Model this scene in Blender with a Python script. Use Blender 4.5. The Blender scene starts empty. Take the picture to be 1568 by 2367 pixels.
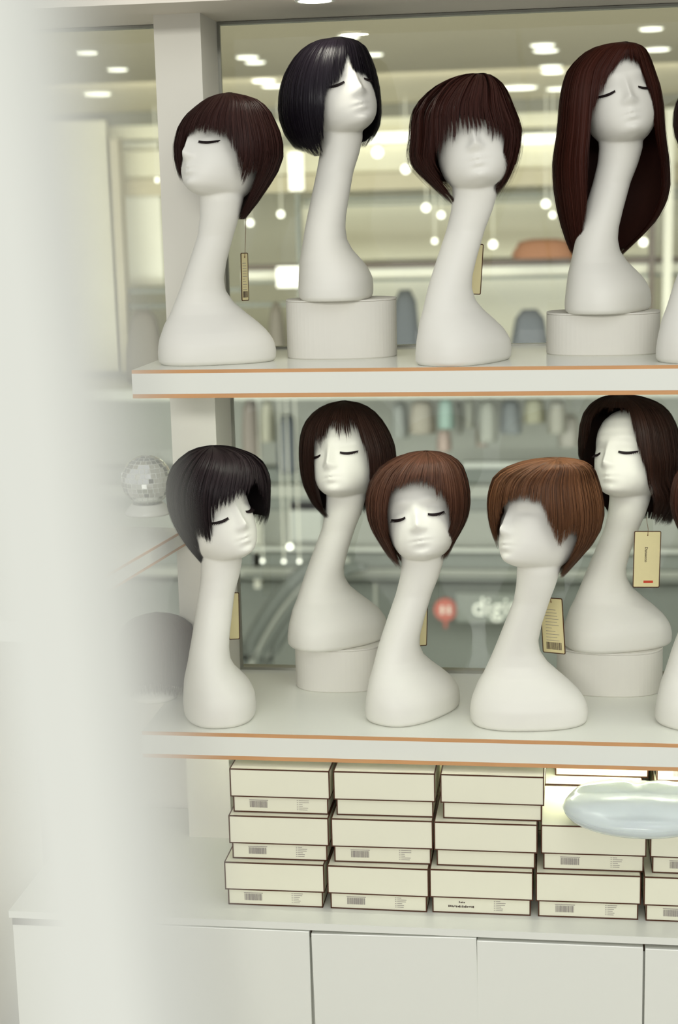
import bpy, bmesh, math, random
import numpy as np
from mathutils import Vector, Matrix
from mathutils.bvhtree import BVHTree

SC = bpy.context.scene
COL = SC.collection
random.seed(7)
RNG = np.random.default_rng(11)

# ------------------------------------------------------------------ camera
W, H, F = 1568.0, 2367.0, 3600.0
ZS = 1.35                                   # height of the upper shelf above the floor
YAW, PITCH, ROLL = 0.1429709, -0.19034647, -0.02387207
CAM = np.array([0.0, -2.8, 0.27896851 + ZS])


def cam_axes():
    cy, sy, cp, sp = math.cos(YAW), math.sin(YAW), math.cos(PITCH), math.sin(PITCH)
    f = np.array([-sy * cp, cy * cp, sp])
    r = np.array([cy, sy, 0.0])
    u = np.cross(r, f)
    cr, sr = math.cos(ROLL), math.sin(ROLL)
    return r * cr + u * sr, -r * sr + u * cr, f


AR, AU, AF = cam_axes()
cd = bpy.data.cameras.new('camera')
cam = bpy.data.objects.new('camera', cd)
COL.objects.link(cam)
cam.matrix_world = Matrix(((AR[0], AU[0], -AF[0], CAM[0]), (AR[1], AU[1], -AF[1], CAM[1]),
                           (AR[2], AU[2], -AF[2], CAM[2]), (0, 0, 0, 1)))
cd.sensor_fit = 'VERTICAL'
cd.sensor_height = 36.0
cd.lens = F / H * 36.0
cd.clip_start = 0.02
cd.clip_end = 200
cd.dof.use_dof = True
cd.dof.focus_distance = 2.98
cd.dof.aperture_fstop = 3.4
SC.camera = cam

# ------------------------------------------------------------------ light
wd = bpy.data.worlds.new('world')
SC.world = wd
wd.use_nodes = True
wd.node_tree.nodes['Background'].inputs[0].default_value = (0.985, 1.0, 1.02, 1)
wd.node_tree.nodes['Background'].inputs[1].default_value = 0.53


def area(name, loc, target, sx, sy, power, color=(1, 1, 0.96)):
    l = bpy.data.lights.new(name, 'AREA')
    l.shape = 'RECTANGLE'
    l.size, l.size_y, l.energy, l.color = sx, sy, power, color
    o = bpy.data.objects.new(name, l)
    COL.objects.link(o)
    o.location = loc
    o.rotation_euler = (Vector(target) - Vector(loc)).to_track_quat('-Z', 'Y').to_euler()
    return o


area('shop_fill_light', (-1.0, -14.0, 4.9), (-0.3, 0.3, 1.0), 8.0, 1.2, 650)  # unseen fill light added far behind the camera to brighten the shelves
area('shop_fill_light', (0.9, -1.9, 2.9), (0.1, 0.3, 0.9), 1.2, 1.2, 10)
area('mall_ceiling_light', (-3.0, 9.5, 2.55), (-3.0, 13, 1.2), 14, 1.5, 255, (1, 0.97, 0.88))  # added fill washing the far shop front, not a visible fixture
area('mall_ceiling_light', (-3.0, 6.0, 0.4), (-3.0, 9.0, 3.2), 14, 3, 95, (1, 0.97, 0.88))  # added uplight that brightens the mall ceiling from below
area('atrium_fill_light', (-2.0, 8.5, -0.7), (-2.0, 13.5, -2.0), 12, 1.5, 320, (0.97, 1, 0.99))  # added fill for the lower shop, its unlit back faces the camera

SC.view_settings.view_transform = 'Standard'
SC.view_settings.look = 'None'
SC.view_settings.exposure = 0.10
SC.view_settings.gamma = 1.0
SC.view_settings.use_curve_mapping = False


# ------------------------------------------------------------------ helpers
def ray(x, y):
    return AF + (x - W / 2) / F * AR - (y - H / 2) / F * AU


def atY(x, y, Y):
    r = ray(x, y)
    return CAM + r * (Y - CAM[1]) / r[1]


def atZ(x, y, Z):
    r = ray(x, y)
    return CAM + r * (Z - CAM[2]) / r[2]


def lin(c):
    return tuple((v / 255 / 12.92) if v / 255 <= 0.04045 else ((v / 255 + 0.055) / 1.055) ** 2.4 for v in c)


MATS = {}


def mat(name, rgb, rough=0.5, spec=0.4, vary=0.05, scale=12.0, bump=0.0, metal=0.0, emit=None, aniso=0.0,
        stretch=None, attr=None):
    """procedural principled material: base colour with a fine noise variation and optional bump"""
    if name in MATS:
        return MATS[name]
    m = bpy.data.materials.new(name)
    m.use_nodes = True
    nt = m.node_tree
    b = nt.nodes['Principled BSDF']
    b.inputs['Roughness'].default_value = rough
    b.inputs['Specular IOR Level'].default_value = spec
    b.inputs['Metallic'].default_value = metal
    b.inputs['Anisotropic'].default_value = aniso
    c = lin(rgb)
    tc = nt.nodes.new('ShaderNodeTexCoord')
    no = nt.nodes.new('ShaderNodeTexNoise')
    no.inputs['Scale'].default_value = scale
    no.inputs['Detail'].default_value = 4
    if stretch:
        mp = nt.nodes.new('ShaderNodeMapping')
        mp.inputs['Scale'].default_value = stretch
        nt.links.new(tc.outputs['Object'], mp.inputs[0])
        nt.links.new(mp.outputs[0], no.inputs['Vector'])
    else:
        nt.links.new(tc.outputs['Object'], no.inputs['Vector'])
    mx = nt.nodes.new('ShaderNodeMix')
    mx.data_type = 'RGBA'
    mx.inputs[6].default_value = tuple(v * (1 - vary) for v in c) + (1,)
    mx.inputs[7].default_value = tuple(min(1, v * (1 + vary)) for v in c) + (1,)
    if attr:
        at = nt.nodes.new('ShaderNodeAttribute')
        at.attribute_name = attr
        nt.links.new(at.outputs['Fac'], mx.inputs[0])
    else:
        nt.links.new(no.outputs['Fac'], mx.inputs[0])
    nt.links.new(mx.outputs[2], b.inputs['Base Color'])
    if bump:
        bp = nt.nodes.new('ShaderNodeBump')
        bp.inputs['Strength'].default_value = bump
        bp.inputs['Distance'].default_value = 0.002
        nt.links.new(no.outputs['Fac'], bp.inputs['Height'])
        nt.links.new(bp.outputs[0], b.inputs['Normal'])
    if emit:
        b.inputs['Emission Color'].default_value = lin(emit[0]) + (1,)
        b.inputs['Emission Strength'].default_value = emit[1]
    MATS[name] = m
    return m


def glass_mat(name, tint, refl=1.0, rough=0.0):
    m = bpy.data.materials.new(name)
    m.use_nodes = True
    nt = m.node_tree
    nt.nodes.clear()
    out = nt.nodes.new('ShaderNodeOutputMaterial')
    mix = nt.nodes.new('ShaderNodeMixShader')
    tr = nt.nodes.new('ShaderNodeBsdfTransparent')
    tr.inputs[0].default_value = tint + (1,)
    gl = nt.nodes.new('ShaderNodeBsdfGlossy')
    gl.inputs['Roughness'].default_value = rough
    fr = nt.nodes.new('ShaderNodeFresnel')
    fr.inputs[0].default_value = 1.5
    mu = nt.nodes.new('ShaderNodeMath')
    mu.operation = 'MULTIPLY'
    mu.inputs[1].default_value = refl
    mu.use_clamp = True
    nt.links.new(fr.outputs[0], mu.inputs[0])
    nt.links.new(mu.outputs[0], mix.inputs[0])
    nt.links.new(tr.outputs[0], mix.inputs[1])
    nt.links.new(gl.outputs[0], mix.inputs[2])
    nt.links.new(mix.outputs[0], out.inputs[0])
    return m


def link(name, me, m=None, parent=None, loc=None, rz=0.0):
    o = bpy.data.objects.new(name, me)
    COL.objects.link(o)
    if m is not None and me is not None and not me.materials:
        me.materials.append(m)
    if parent is not None:
        o.parent = parent
    if loc is not None:
        o.location = loc
    o.rotation_euler[2] = rz
    return o


def tag(o, label=None, cat=None, group=None, kind=None):
    if label:
        o['label'] = label
    if cat:
        o['category'] = cat
    if group:
        o['group'] = group
    if kind:
        o['kind'] = kind
    return o


def empty(name, loc, rz=0.0, label=None, cat=None, group=None):
    o = link(name, None, loc=loc, rz=rz)
    o.empty_display_size = 0.05
    return tag(o, label, cat, group)


class MB:
    """collects shapes into one mesh"""

    def __init__(s):
        s.v, s.f = [], []

    def add(s, vs, fs):
        n = len(s.v)
        s.v += [tuple(map(float, p)) for p in vs]
        s.f += [tuple(i + n for i in q) for q in fs]
        return s

    def box(s, a, b):
        (x0, y0, z0), (x1, y1, z1) = a, b
        return s.add([(x0, y0, z0), (x1, y0, z0), (x1, y1, z0), (x0, y1, z0), (x0, y0, z1), (x1, y0, z1), (x1, y1, z1), (x0, y1, z1)],
                     [(0, 3, 2, 1), (4, 5, 6, 7), (0, 1, 5, 4), (1, 2, 6, 5), (2, 3, 7, 6), (3, 0, 4, 7)])

    def prism(s, pts, z0, z1):
        n = len(pts)
        return s.add([(p[0], p[1], z0) for p in pts] + [(p[0], p[1], z1) for p in pts],
                     [tuple(range(n - 1, -1, -1)), tuple(range(n, 2 * n))] + [(i, (i + 1) % n, n + (i + 1) % n, n + i) for i in range(n)])

    def loft(s, rings, cap=True):
        n = len(rings[0])
        vs = [p for r in rings for p in r]
        fs = []
        for k in range(len(rings) - 1):
            for i in range(n):
                j = (i + 1) % n
                fs.append((k * n + i, k * n + j, (k + 1) * n + j, (k + 1) * n + i))
        if cap:
            fs.append(tuple(range(n - 1, -1, -1)))
            fs.append(tuple((len(rings) - 1) * n + i for i in range(n)))
        return s.add(vs, fs)

    def tube(s, pts, r, n=6):
        pts = [Vector(p) for p in pts]
        rings = []
        for i, p in enumerate(pts):
            t = (pts[min(i + 1, len(pts) - 1)] - pts[max(i - 1, 0)]).normalized()
            a = t.cross(Vector((0, 0, 1)) if abs(t.z) < 0.9 else Vector((1, 0, 0))).normalized()
            b = t.cross(a)
            rr = r[i] if isinstance(r, (list, tuple)) else r
            rings.append([p + a * rr * math.cos(q * 2 * math.pi / n) + b * rr * math.sin(q * 2 * math.pi / n) for q in range(n)])
        return s.loft(rings)

    def mesh(s, name, m, smooth=False, bevel=0.0):
        me = bpy.data.meshes.new(name)
        me.from_pydata(s.v, [], s.f)
        bm = bmesh.new()
        bm.from_mesh(me)
        bmesh.ops.recalc_face_normals(bm, faces=bm.faces)
        if bevel:
            bmesh.ops.bevel(bm, geom=bm.edges[:], offset=bevel, segments=2, affect='EDGES', profile=0.5)
        bm.to_mesh(me)
        bm.free()
        if smooth:
            for p in me.polygons:
                p.use_smooth = True
        me.materials.append(m)
        return me

    def build(s, name, m, parent=None, loc=None, rz=0.0, smooth=False, bevel=0.0):
        return link(name, s.mesh(name, m, smooth, bevel), None, parent, loc, rz)


def bx(a, b):
    return MB().box(a, b)


def np_mesh(name, v, quads, m, smooth=False):
    me = bpy.data.meshes.new(name)
    v = np.asarray(v, np.float32)
    quads = np.asarray(quads, np.int32)
    me.vertices.add(len(v))
    me.vertices.foreach_set('co', v.ravel())
    me.loops.add(quads.size)
    me.loops.foreach_set('vertex_index', quads.ravel())
    me.polygons.add(len(quads))
    me.polygons.foreach_set('loop_start', np.arange(0, quads.size, 4, dtype=np.int32))
    me.polygons.foreach_set('loop_total', np.full(len(quads), 4, np.int32))
    if smooth:
        me.polygons.foreach_set('use_smooth', np.ones(len(quads), bool))
    me.update(calc_edges=True)
    me.materials.append(m)
    return me


def text_mesh(body, size, m, thick=0.0003, align='CENTER'):
    cu = bpy.data.curves.new('lettering', 'FONT')
    cu.body = body
    cu.size = size
    cu.extrude = thick
    cu.align_x = align
    cu.align_y = 'CENTER'
    cu.resolution_u = 3
    o = bpy.data.objects.new('lettering', cu)
    COL.objects.link(o)
    dg = bpy.context.evaluated_depsgraph_get()
    me = bpy.data.meshes.new_from_object(o.evaluated_get(dg))
    bpy.data.objects.remove(o)
    bpy.data.curves.remove(cu)
    me.materials.clear()
    me.materials.append(m)
    return me


# ------------------------------------------------------------------ materials
M_white = mat('white_laminate', (228, 229, 219), 0.22, 0.5, 0.015, 3, 0.02)
M_wall = mat('cream_wall_paint', (222, 219, 207), 0.7, 0.3, 0.03, 6, 0.05)
M_soffit = mat('soffit_paint', (236, 229, 214), 0.7, 0.3, 0.03, 4, 0.05)
M_tan = mat('raw_board_edge', (202, 152, 104), 0.6, 0.3, 0.12, 60, 0.1, stretch=(0.2, 1, 1))
M_mann = mat('mannequin_skin', (228, 226, 216), 0.5, 0.35, 0.015, 20, 0.01)
M_drum = mat('drum_paint', (222, 219, 209), 0.6, 0.3, 0.03, 14, 0.05)
M_lash = mat('lash_black', (30, 20, 20), 0.6, 0.2, 0.1, 50)
M_box = mat('cream_box_card', (234, 232, 209), 0.6, 0.3, 0.025, 9, 0.03)
M_edge = mat('dark_brown_piping', (78, 46, 28), 0.6, 0.3, 0.15, 60)
M_print = mat('grey_print', (150, 142, 138), 0.8, 0.1, 0.25, 300)
M_ink = mat('dark_print', (84, 70, 64), 0.8, 0.1, 0.2, 300)
M_card = mat('tag_card', (226, 214, 164), 0.6, 0.3, 0.03, 40)
M_red = mat('red_sticker', (200, 70, 44), 0.5, 0.3, 0.1, 200)
M_string = mat('tag_cord', (120, 84, 56), 0.7, 0.2, 0.2, 200)
M_metal = mat('window_channel_metal', (150, 150, 140), 0.35, 0.5, 0.05, 40, metal=0.6)
M_dark = mat('dark_gap', (70, 58, 46), 0.8, 0.1, 0.1, 20)
M_floor = mat('shop_floor', (206, 202, 192), 0.4, 0.4, 0.1, 3)  # kept pale so the floor bounces light up onto the shelves
M_glass = glass_mat('pane_glass', (0.95, 0.97, 0.94), 0.9)
M_led = mat('led_diffuser', (250, 255, 235), 0.5, emit=((250, 255, 240), 24.0))
M_lamp = mat('lamp_diffuser', (250, 250, 240), 0.5, emit=((255, 252, 232), 6.0))

# ------------------------------------------------------------------ the setting
D = 0.435                                   # depth of the glass behind the shelves
LOW = -0.7012                               # lower shelf top, relative to the upper one
TH = 0.052                                  # shelf thickness
BASE = -1.0308                              # top of the base cabinet
TOP = 0.663                                 # underside of the header
PX0, PX1 = -0.784, -0.691                   # pillar
FX = 0.95


def S(o, label, cat='wall'):
    o['kind'] = 'structure'
    o['label'] = label
    return o


S(bx((-6, -6, -0.05), (4, 0.47, 0)).build('floor', M_floor), 'pale shop floor under the white cabinets')
S(bx((-3.2, 0.112, ZS + TOP), (2.4, 0.47, ZS + TOP + 0.5)).build('ceiling', M_soffit), 'cream header soffit above the upper shelf')
p = bx((PX0, 0.273, 0), (PX1, D, ZS + TOP)).build('trim_1', M_wall)
S(p, 'cream square pillar standing behind the left shelf ends')
S(bx((-3.2, 0.44, 0), (2.4, 0.47, ZS + LOW - 0.004)).build('wall_back', M_wall), 'cream back wall behind the boxes')
for nm, xa, xb, lab in (('window_1', PX1, 2.4, 'large glass pane right of the cream pillar'), ('window_2', -3.2, PX0, 'glass pane left of the cream pillar')):
    w = empty(nm, ((xa + xb) / 2, D, ZS))
    S(w, lab)
    o = bx((xa - w.location.x, -0.004, LOW + 0.004), (xb - w.location.x, 0.004, TOP)).build('pane', M_glass, w)
    for z0, z1, y0 in ((TOP - 0.006, TOP - 0.001, -0.012), (0.0, 0.004, -0.010), (LOW, LOW + 0.006, -0.012)):
        if nm == 'window_2' and z0 == 0.0:
            continue
        bx((xa - w.location.x, y0, z0), (xb - w.location.x, 0.012, z1)).build('channel', M_metal, w)
bx((-0.004, -0.012, LOW + 0.006), (0.002, -0.004, TOP - 0.006)).build('corner_seal', M_metal, bpy.data.objects['window_1'],
                                                                      loc=(PX1 + 0.004 - bpy.data.objects['window_1'].location.x, 0, 0))
# far wall that closes the view beyond the atrium
# round lamp set in the soffit above the black bob
c = atZ(728, -2, ZS + TOP)
dl = empty('recessed_spotlight', (c[0], c[1], ZS + TOP), label='round recessed spotlight in the header above the black bob wig', cat='light')
n = 28
ring = lambda r, z, n=n: [(r * math.cos(i * 2 * math.pi / n), r * math.sin(i * 2 * math.pi / n), z) for i in range(n)]
MB().loft([ring(0.037, -0.001), ring(0.037, -0.004), ring(0.031, -0.004), ring(0.031, -0.001)], cap=False).build('bezel', M_white, dl, smooth=True)
MB().loft([ring(0.031, -0.003), ring(0.030, -0.0025)]).build('lens', mat('soffit_lamp', (250, 250, 240), 0.5, emit=((255, 252, 236), 45.0)), dl)


# ------------------------------------------------------------------ shelves
def shelf(x0, x1, y0, y1, ztop, label, name='display_shelf'):
    t = empty(name, ((x0 + x1) / 2, (y0 + y1) / 2, ztop), label=label, cat='shelf', group='white display shelves with raw board edges')
    hx, hy = (x1 - x0) / 2, (y1 - y0) / 2
    bx((-hx, -hy + 0.004, -TH), (hx, hy, 0)).build('board', M_white, t)
    bx((-hx, -hy, -TH + 0.0075), (hx, -hy + 0.0038, -0.0065)).build('front_panel', M_white, t)
    bx((-hx, -hy + 0.0005, -0.0065), (hx, -hy + 0.0045, -0.0002)).build('edge_band', M_tan, t)
    bx((-hx, -hy + 0.0005, -TH - 0.0005), (hx, -hy + 0.0045, -TH + 0.0075)).build('edge_band', M_tan, t)
    return t


shelf(-0.785, FX, 0, D - 0.006, ZS, 'white upper display shelf with tan edges carrying the black bob wig')
shelf(-0.80, FX, 0, D - 0.006, ZS + LOW, 'white lower display shelf with tan edges above the stacked boxes')
for zz, yy, lab in ((0.0, 0.06, 'slim light strip fixed under the upper shelf above the lower wigs'), (LOW, 0.16, 'slim light strip fixed under the lower shelf above the boxes')):
    ls = empty('light_strip', (0.1, yy, ZS + zz - TH), label=lab, cat='light')
    bx((-0.80, -0.011, -0.002), (0.8, 0.011, -0.0005)).build('housing', M_white, ls)
    bx((-0.79, -0.010, -0.0045), (0.79, 0.010, -0.002)).build('diffuser', M_led, ls)

# base cabinet with its doors
CF = -0.095
cab = empty('base_cabinet', (0, 0.1, 0), label='long white base cabinet under the cream boxes', cat='cabinet')
bx((-1.05, CF - 0.1, 0.06), (1.0, 0.33, ZS + BASE - 0.014)).build('body', M_white, cab)
bx((-1.05, CF - 0.1 - 0.018, ZS + BASE - 0.014), (1.0, 0.33, ZS + BASE)).build('worktop', M_white, cab)
bx((-1.03, CF - 0.1 + 0.05, 0), (0.98, 0.3, 0.06)).build('plinth', M_dark, cab)
bx((-1.05, CF - 0.1 - 0.002, ZS + BASE - 0.036), (1.0, CF - 0.1, ZS + BASE - 0.014)).build('gap_shade_strip', M_dark, cab)  # dark-coloured strip standing in for the shade above the doors
xs = [atY(px, 2240, CF - 0.018)[0] for px in (300, 720, 1103, 1489)] + [0.62]
for i in range(4):
    a, b = xs[i] + (0.0018 if i != 2 else 0.0004), xs[i + 1] - (0.0018 if i != 1 else 0.0004)
    zt = (ZS + BASE - 0.016, ZS + BASE - 0.020, ZS + BASE - 0.020, ZS + BASE - 0.022)[i]
    d = bx((0, -0.009, 0.07 - zt), (b - a, 0.009, 0)).build('cabinet_door', M_white, cab, loc=(a, CF - 0.1 - 0.011, zt), bevel=0.0012)
    d.rotation_euler[1] = (0, math.radians(-0.9), 0, 0)[i]


# ------------------------------------------------------------------ mannequin (one model, shared by all copies)
ROT = math.radians(57)
HC = Vector(((28 * math.cos(ROT) + 8 * math.sin(ROT)) / 1200, (28 * math.sin(ROT) - 8 * math.cos(ROT)) / 1200, 0.396))     # centre of the head
TILT = math.radians(-16)
HEADROT = Matrix.Rotation(math.radians(-9), 4, 'Y') @ Matrix.Rotation(TILT, 4, 'X')


def smooth_tab(tab, n=240, k=13):
    t = np.array(sorted(tab))
    z = np.linspace(t[0, 0], t[-1, 0], n)
    out = [z]
    for c in range(1, t.shape[1]):
        y = np.interp(z, t[:, 0], t[:, c])
        yp = np.concatenate([2 * y[0] - y[k:0:-1], y, 2 * y[-1] - y[-2:-k - 2:-1]])
        w = np.hanning(2 * k + 1)
        out.append(np.convolve(yp, w / w.sum(), 'same')[k:-k])
    return out


HEAD = [(-0.093, 0.004, 0.050, -0.035), (-0.091, 0.022, 0.064, 0.030), (-0.084, 0.038, 0.074, 0.047), (-0.071, 0.051, 0.079, 0.060),
        (-0.053, 0.061, 0.081, 0.072), (-0.031, 0.066, 0.082, 0.080), (-0.009, 0.067, 0.082, 0.082), (0.013, 0.0675, 0.081, 0.086),
        (0.040, 0.065, 0.076, 0.084), (0.062, 0.057, 0.064, 0.072), (0.079, 0.042, 0.045, 0.053), (0.088, 0.026, 0.026, 0.032), (0.092, 0.003, 0.0, 0.004)]


def bump_y(x, z):
    g = lambda cx, cz, sx, sz: np.exp(-((x - cx) / sx) ** 2 - ((z - cz) / sz) ** 2)
    a = 0.0
    a = a + 0.0125 * g(0, -0.030, 0.0085, 0.0115)                 # nose tip
    a = a + 0.0085 * g(0, -0.010, 0.0065, 0.020)                  # nose ridge
    a = a + 0.0045 * (g(0.010, -0.034, 0.006, 0.006) + g(-0.010, -0.034, 0.006, 0.006))   # nostrils
    a = a + 0.0045 * g(0, -0.0535, 0.014, 0.0045) + 0.0045 * g(0, -0.0625, 0.012, 0.0042)  # lips
    a = a - 0.0035 * g(0, -0.058, 0.017, 0.0022) - 0.003 * g(0, -0.0715, 0.014, 0.004)
    a = a + 0.0045 * g(0, -0.083, 0.014, 0.008)                   # chin
    a = a - 0.0075 * (g(0.035, 0.004, 0.019, 0.012) + g(-0.035, 0.004, 0.019, 0.012))      # eye sockets
    a = a + 0.0040 * (g(0.036, -0.001, 0.013, 0.007) + g(-0.036, -0.001, 0.013, 0.007))    # closed lids
    a = a + 0.0025 * (g(0.026, 0.022, 0.020, 0.007) + g(-0.026, 0.022, 0.020, 0.007))      # brows
    return a


def make_mannequin_mesh():
    n = 72
    mb = MB()
    # base, shoulders and neck
    lev = [(-0, 0, 134, 0, 84), (8, 0, 136, 0, 86), (25, 0, 137, 0, 87), (45, -1, 134, 0, 86), (58, -3, 129, 2, 83), (72, -5, 121, 5, 79), (90, -10, 108, 11, 71),
           (113, -16, 87, 18, 59), (136, -23, 69, 21, 51), (163, -26, 54, 20, 47), (190, -23, 47, 16, 45), (232, -12, 43, 8, 44), (289, 6, 41, -3, 43),
           (331, 15, 45, -14, 46), (365, 20, 49, -19, 49), (400, 24, 51, -17, 51), (440, 27, 48, -10, 50), (470, 28, 40, -7, 42)]
    L = np.array(lev, float) / 1200
    hs = np.concatenate([[0], np.linspace(0.006, 470 / 1200, 80)])
    rings = []
    for h in hs:
        xc, a, yc, b = [np.interp(h, L[:, 0], L[:, k]) for k in (1, 2, 3, 4)]
        e = 2.0 + 0.45 * max(0, 1 - h / 0.11)                    # shoulders a little squarer than the neck
        if h < 0.006:
            a, b = a - 0.003, b - 0.003
        r = []
        for i in range(n):
            t = i * 2 * math.pi / n
            ct, st = math.cos(t), math.sin(t)
            x = xc + a * math.copysign(abs(ct) ** (2 / e), ct)
            y = yc + b * math.copysign(abs(st) ** (2 / e), st)
            r.append((x * math.cos(ROT) - y * math.sin(ROT), x * math.sin(ROT) + y * math.cos(ROT), h))
        rings.append(r)
    mb.loft(rings)
    # head
    z, w, f, b = smooth_tab(HEAD, 200, 9)
    m = Matrix.Translation(HC) @ HEADROT
    rings = []
    for k in range(0, 200, 2):
        r = []
        yc = 0.0
        for i in range(n):
            t = i * 2 * math.pi / n
            ct, st = math.cos(t), math.sin(t)
            x = max(w[k], 0.001) * ct
            front, back = -f[k], b[k]
            mid = (front + back) / 2
            y = mid + (back - front) / 2 * math.copysign(abs(st) ** 0.92, st)
            if st < 0:
                y -= float(bump_y(x, z[k])) * min(1, -st * 2.2)
            r.append(m @ Vector((x, y, z[k])))
        rings.append(r)
    mb.loft(rings)
    me = mb.mesh('mannequin_raw', M_mann)
    o = link('mannequin_raw', me)
    md = o.modifiers.new('remesh', 'REMESH')
    md.mode = 'VOXEL'
    md.voxel_size = 0.0023
    md.use_smooth_shade = True
    sm = o.modifiers.new('smooth', 'SMOOTH')
    sm.factor = 0.5
    sm.iterations = 5
    dg = bpy.context.evaluated_depsgraph_get()
    res = bpy.data.meshes.new_from_object(o.evaluated_get(dg))
    res.name = 'mannequin_body'
    bpy.data.objects.remove(o)
    res.materials.clear()
    res.materials.append(M_mann)
    for pl in res.polygons:
        pl.use_smooth = True
    return res


ME_MANN = make_mannequin_mesh()
bmx = bmesh.new()
bmx.from_mesh(ME_MANN)
BVH = BVHTree.FromBMesh(bmx)
bmx.free()


def make_lash(side):
    """closed-eye lash: a curved band with separate tines, laid on the face"""
    m = Matrix.Translation(HC) @ HEADROT
    d = (m.to_3x3() @ Vector((0, 1, 0))).normalized()
    mb = MB()
    pts = []
    for i in range(15):
        t = i / 14 * 2 - 1
        x = side * (0.0370 + t * 0.0150)
        zz = -0.0075 - 0.0035 * (1 - t * t) + 0.0012 * t
        o = m @ Vector((x, -0.14, zz))
        h = BVH.ray_cast(o, d)
        q = h[0] if h[0] is not None else m @ Vector((x, -0.08, zz))
        pts.append(q)
    out = -d
    up = (m.to_3x3() @ Vector((0, 0, 1))).normalized()
    lat = (m.to_3x3() @ Vector((side, 0, 0))).normalized()
    ringl = []
    for i, q in enumerate(pts):
        k = max(0.0, math.sin(math.pi * (0.12 + 0.88 * i / 14))) ** 0.5 * 0.0020 + 0.0007
        ringl.append([q - out * 0.001 + up * k, q + out * 0.0022 + up * k * 0.5, q + out * 0.0026 - up * k, q - out * 0.001 - up * k * 1.3])
    mb.loft(ringl)
    for i in range(13):
        t = (i + 0.5) / 13
        f = t * 14
        a = pts[int(f)].lerp(pts[min(14, int(f) + 1)], f - int(f))
        ln = 0.0045 + 0.0035 * t
        tip = a + out * (ln * 0.9) - up * (ln * 0.75) + lat * (0.004 * (t - 0.3))
        mb.tube([a + out * 0.001, a.lerp(tip, 0.5) + out * 0.0004 - up * 0.0006, tip], [0.0009, 0.0008, 0.0003], 4)
    return mb.mesh('eyelash', M_lash)


ME_LASH = (make_lash(-1), make_lash(1))


def yaw_for(app, x, y):
    return math.radians(app) - math.atan2(x - CAM[0], y - CAM[1])


def mannequin(x, y, z, app, label, lashes=True):
    t = empty('mannequin_head', (x, y, z), yaw_for(app, x, y), label, 'mannequin', 'long-necked white mannequin heads')
    link('figure', ME_MANN, None, t)
    if lashes:
        for me in ME_LASH:
            link('eyelash', me, None, t)
    return t


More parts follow.
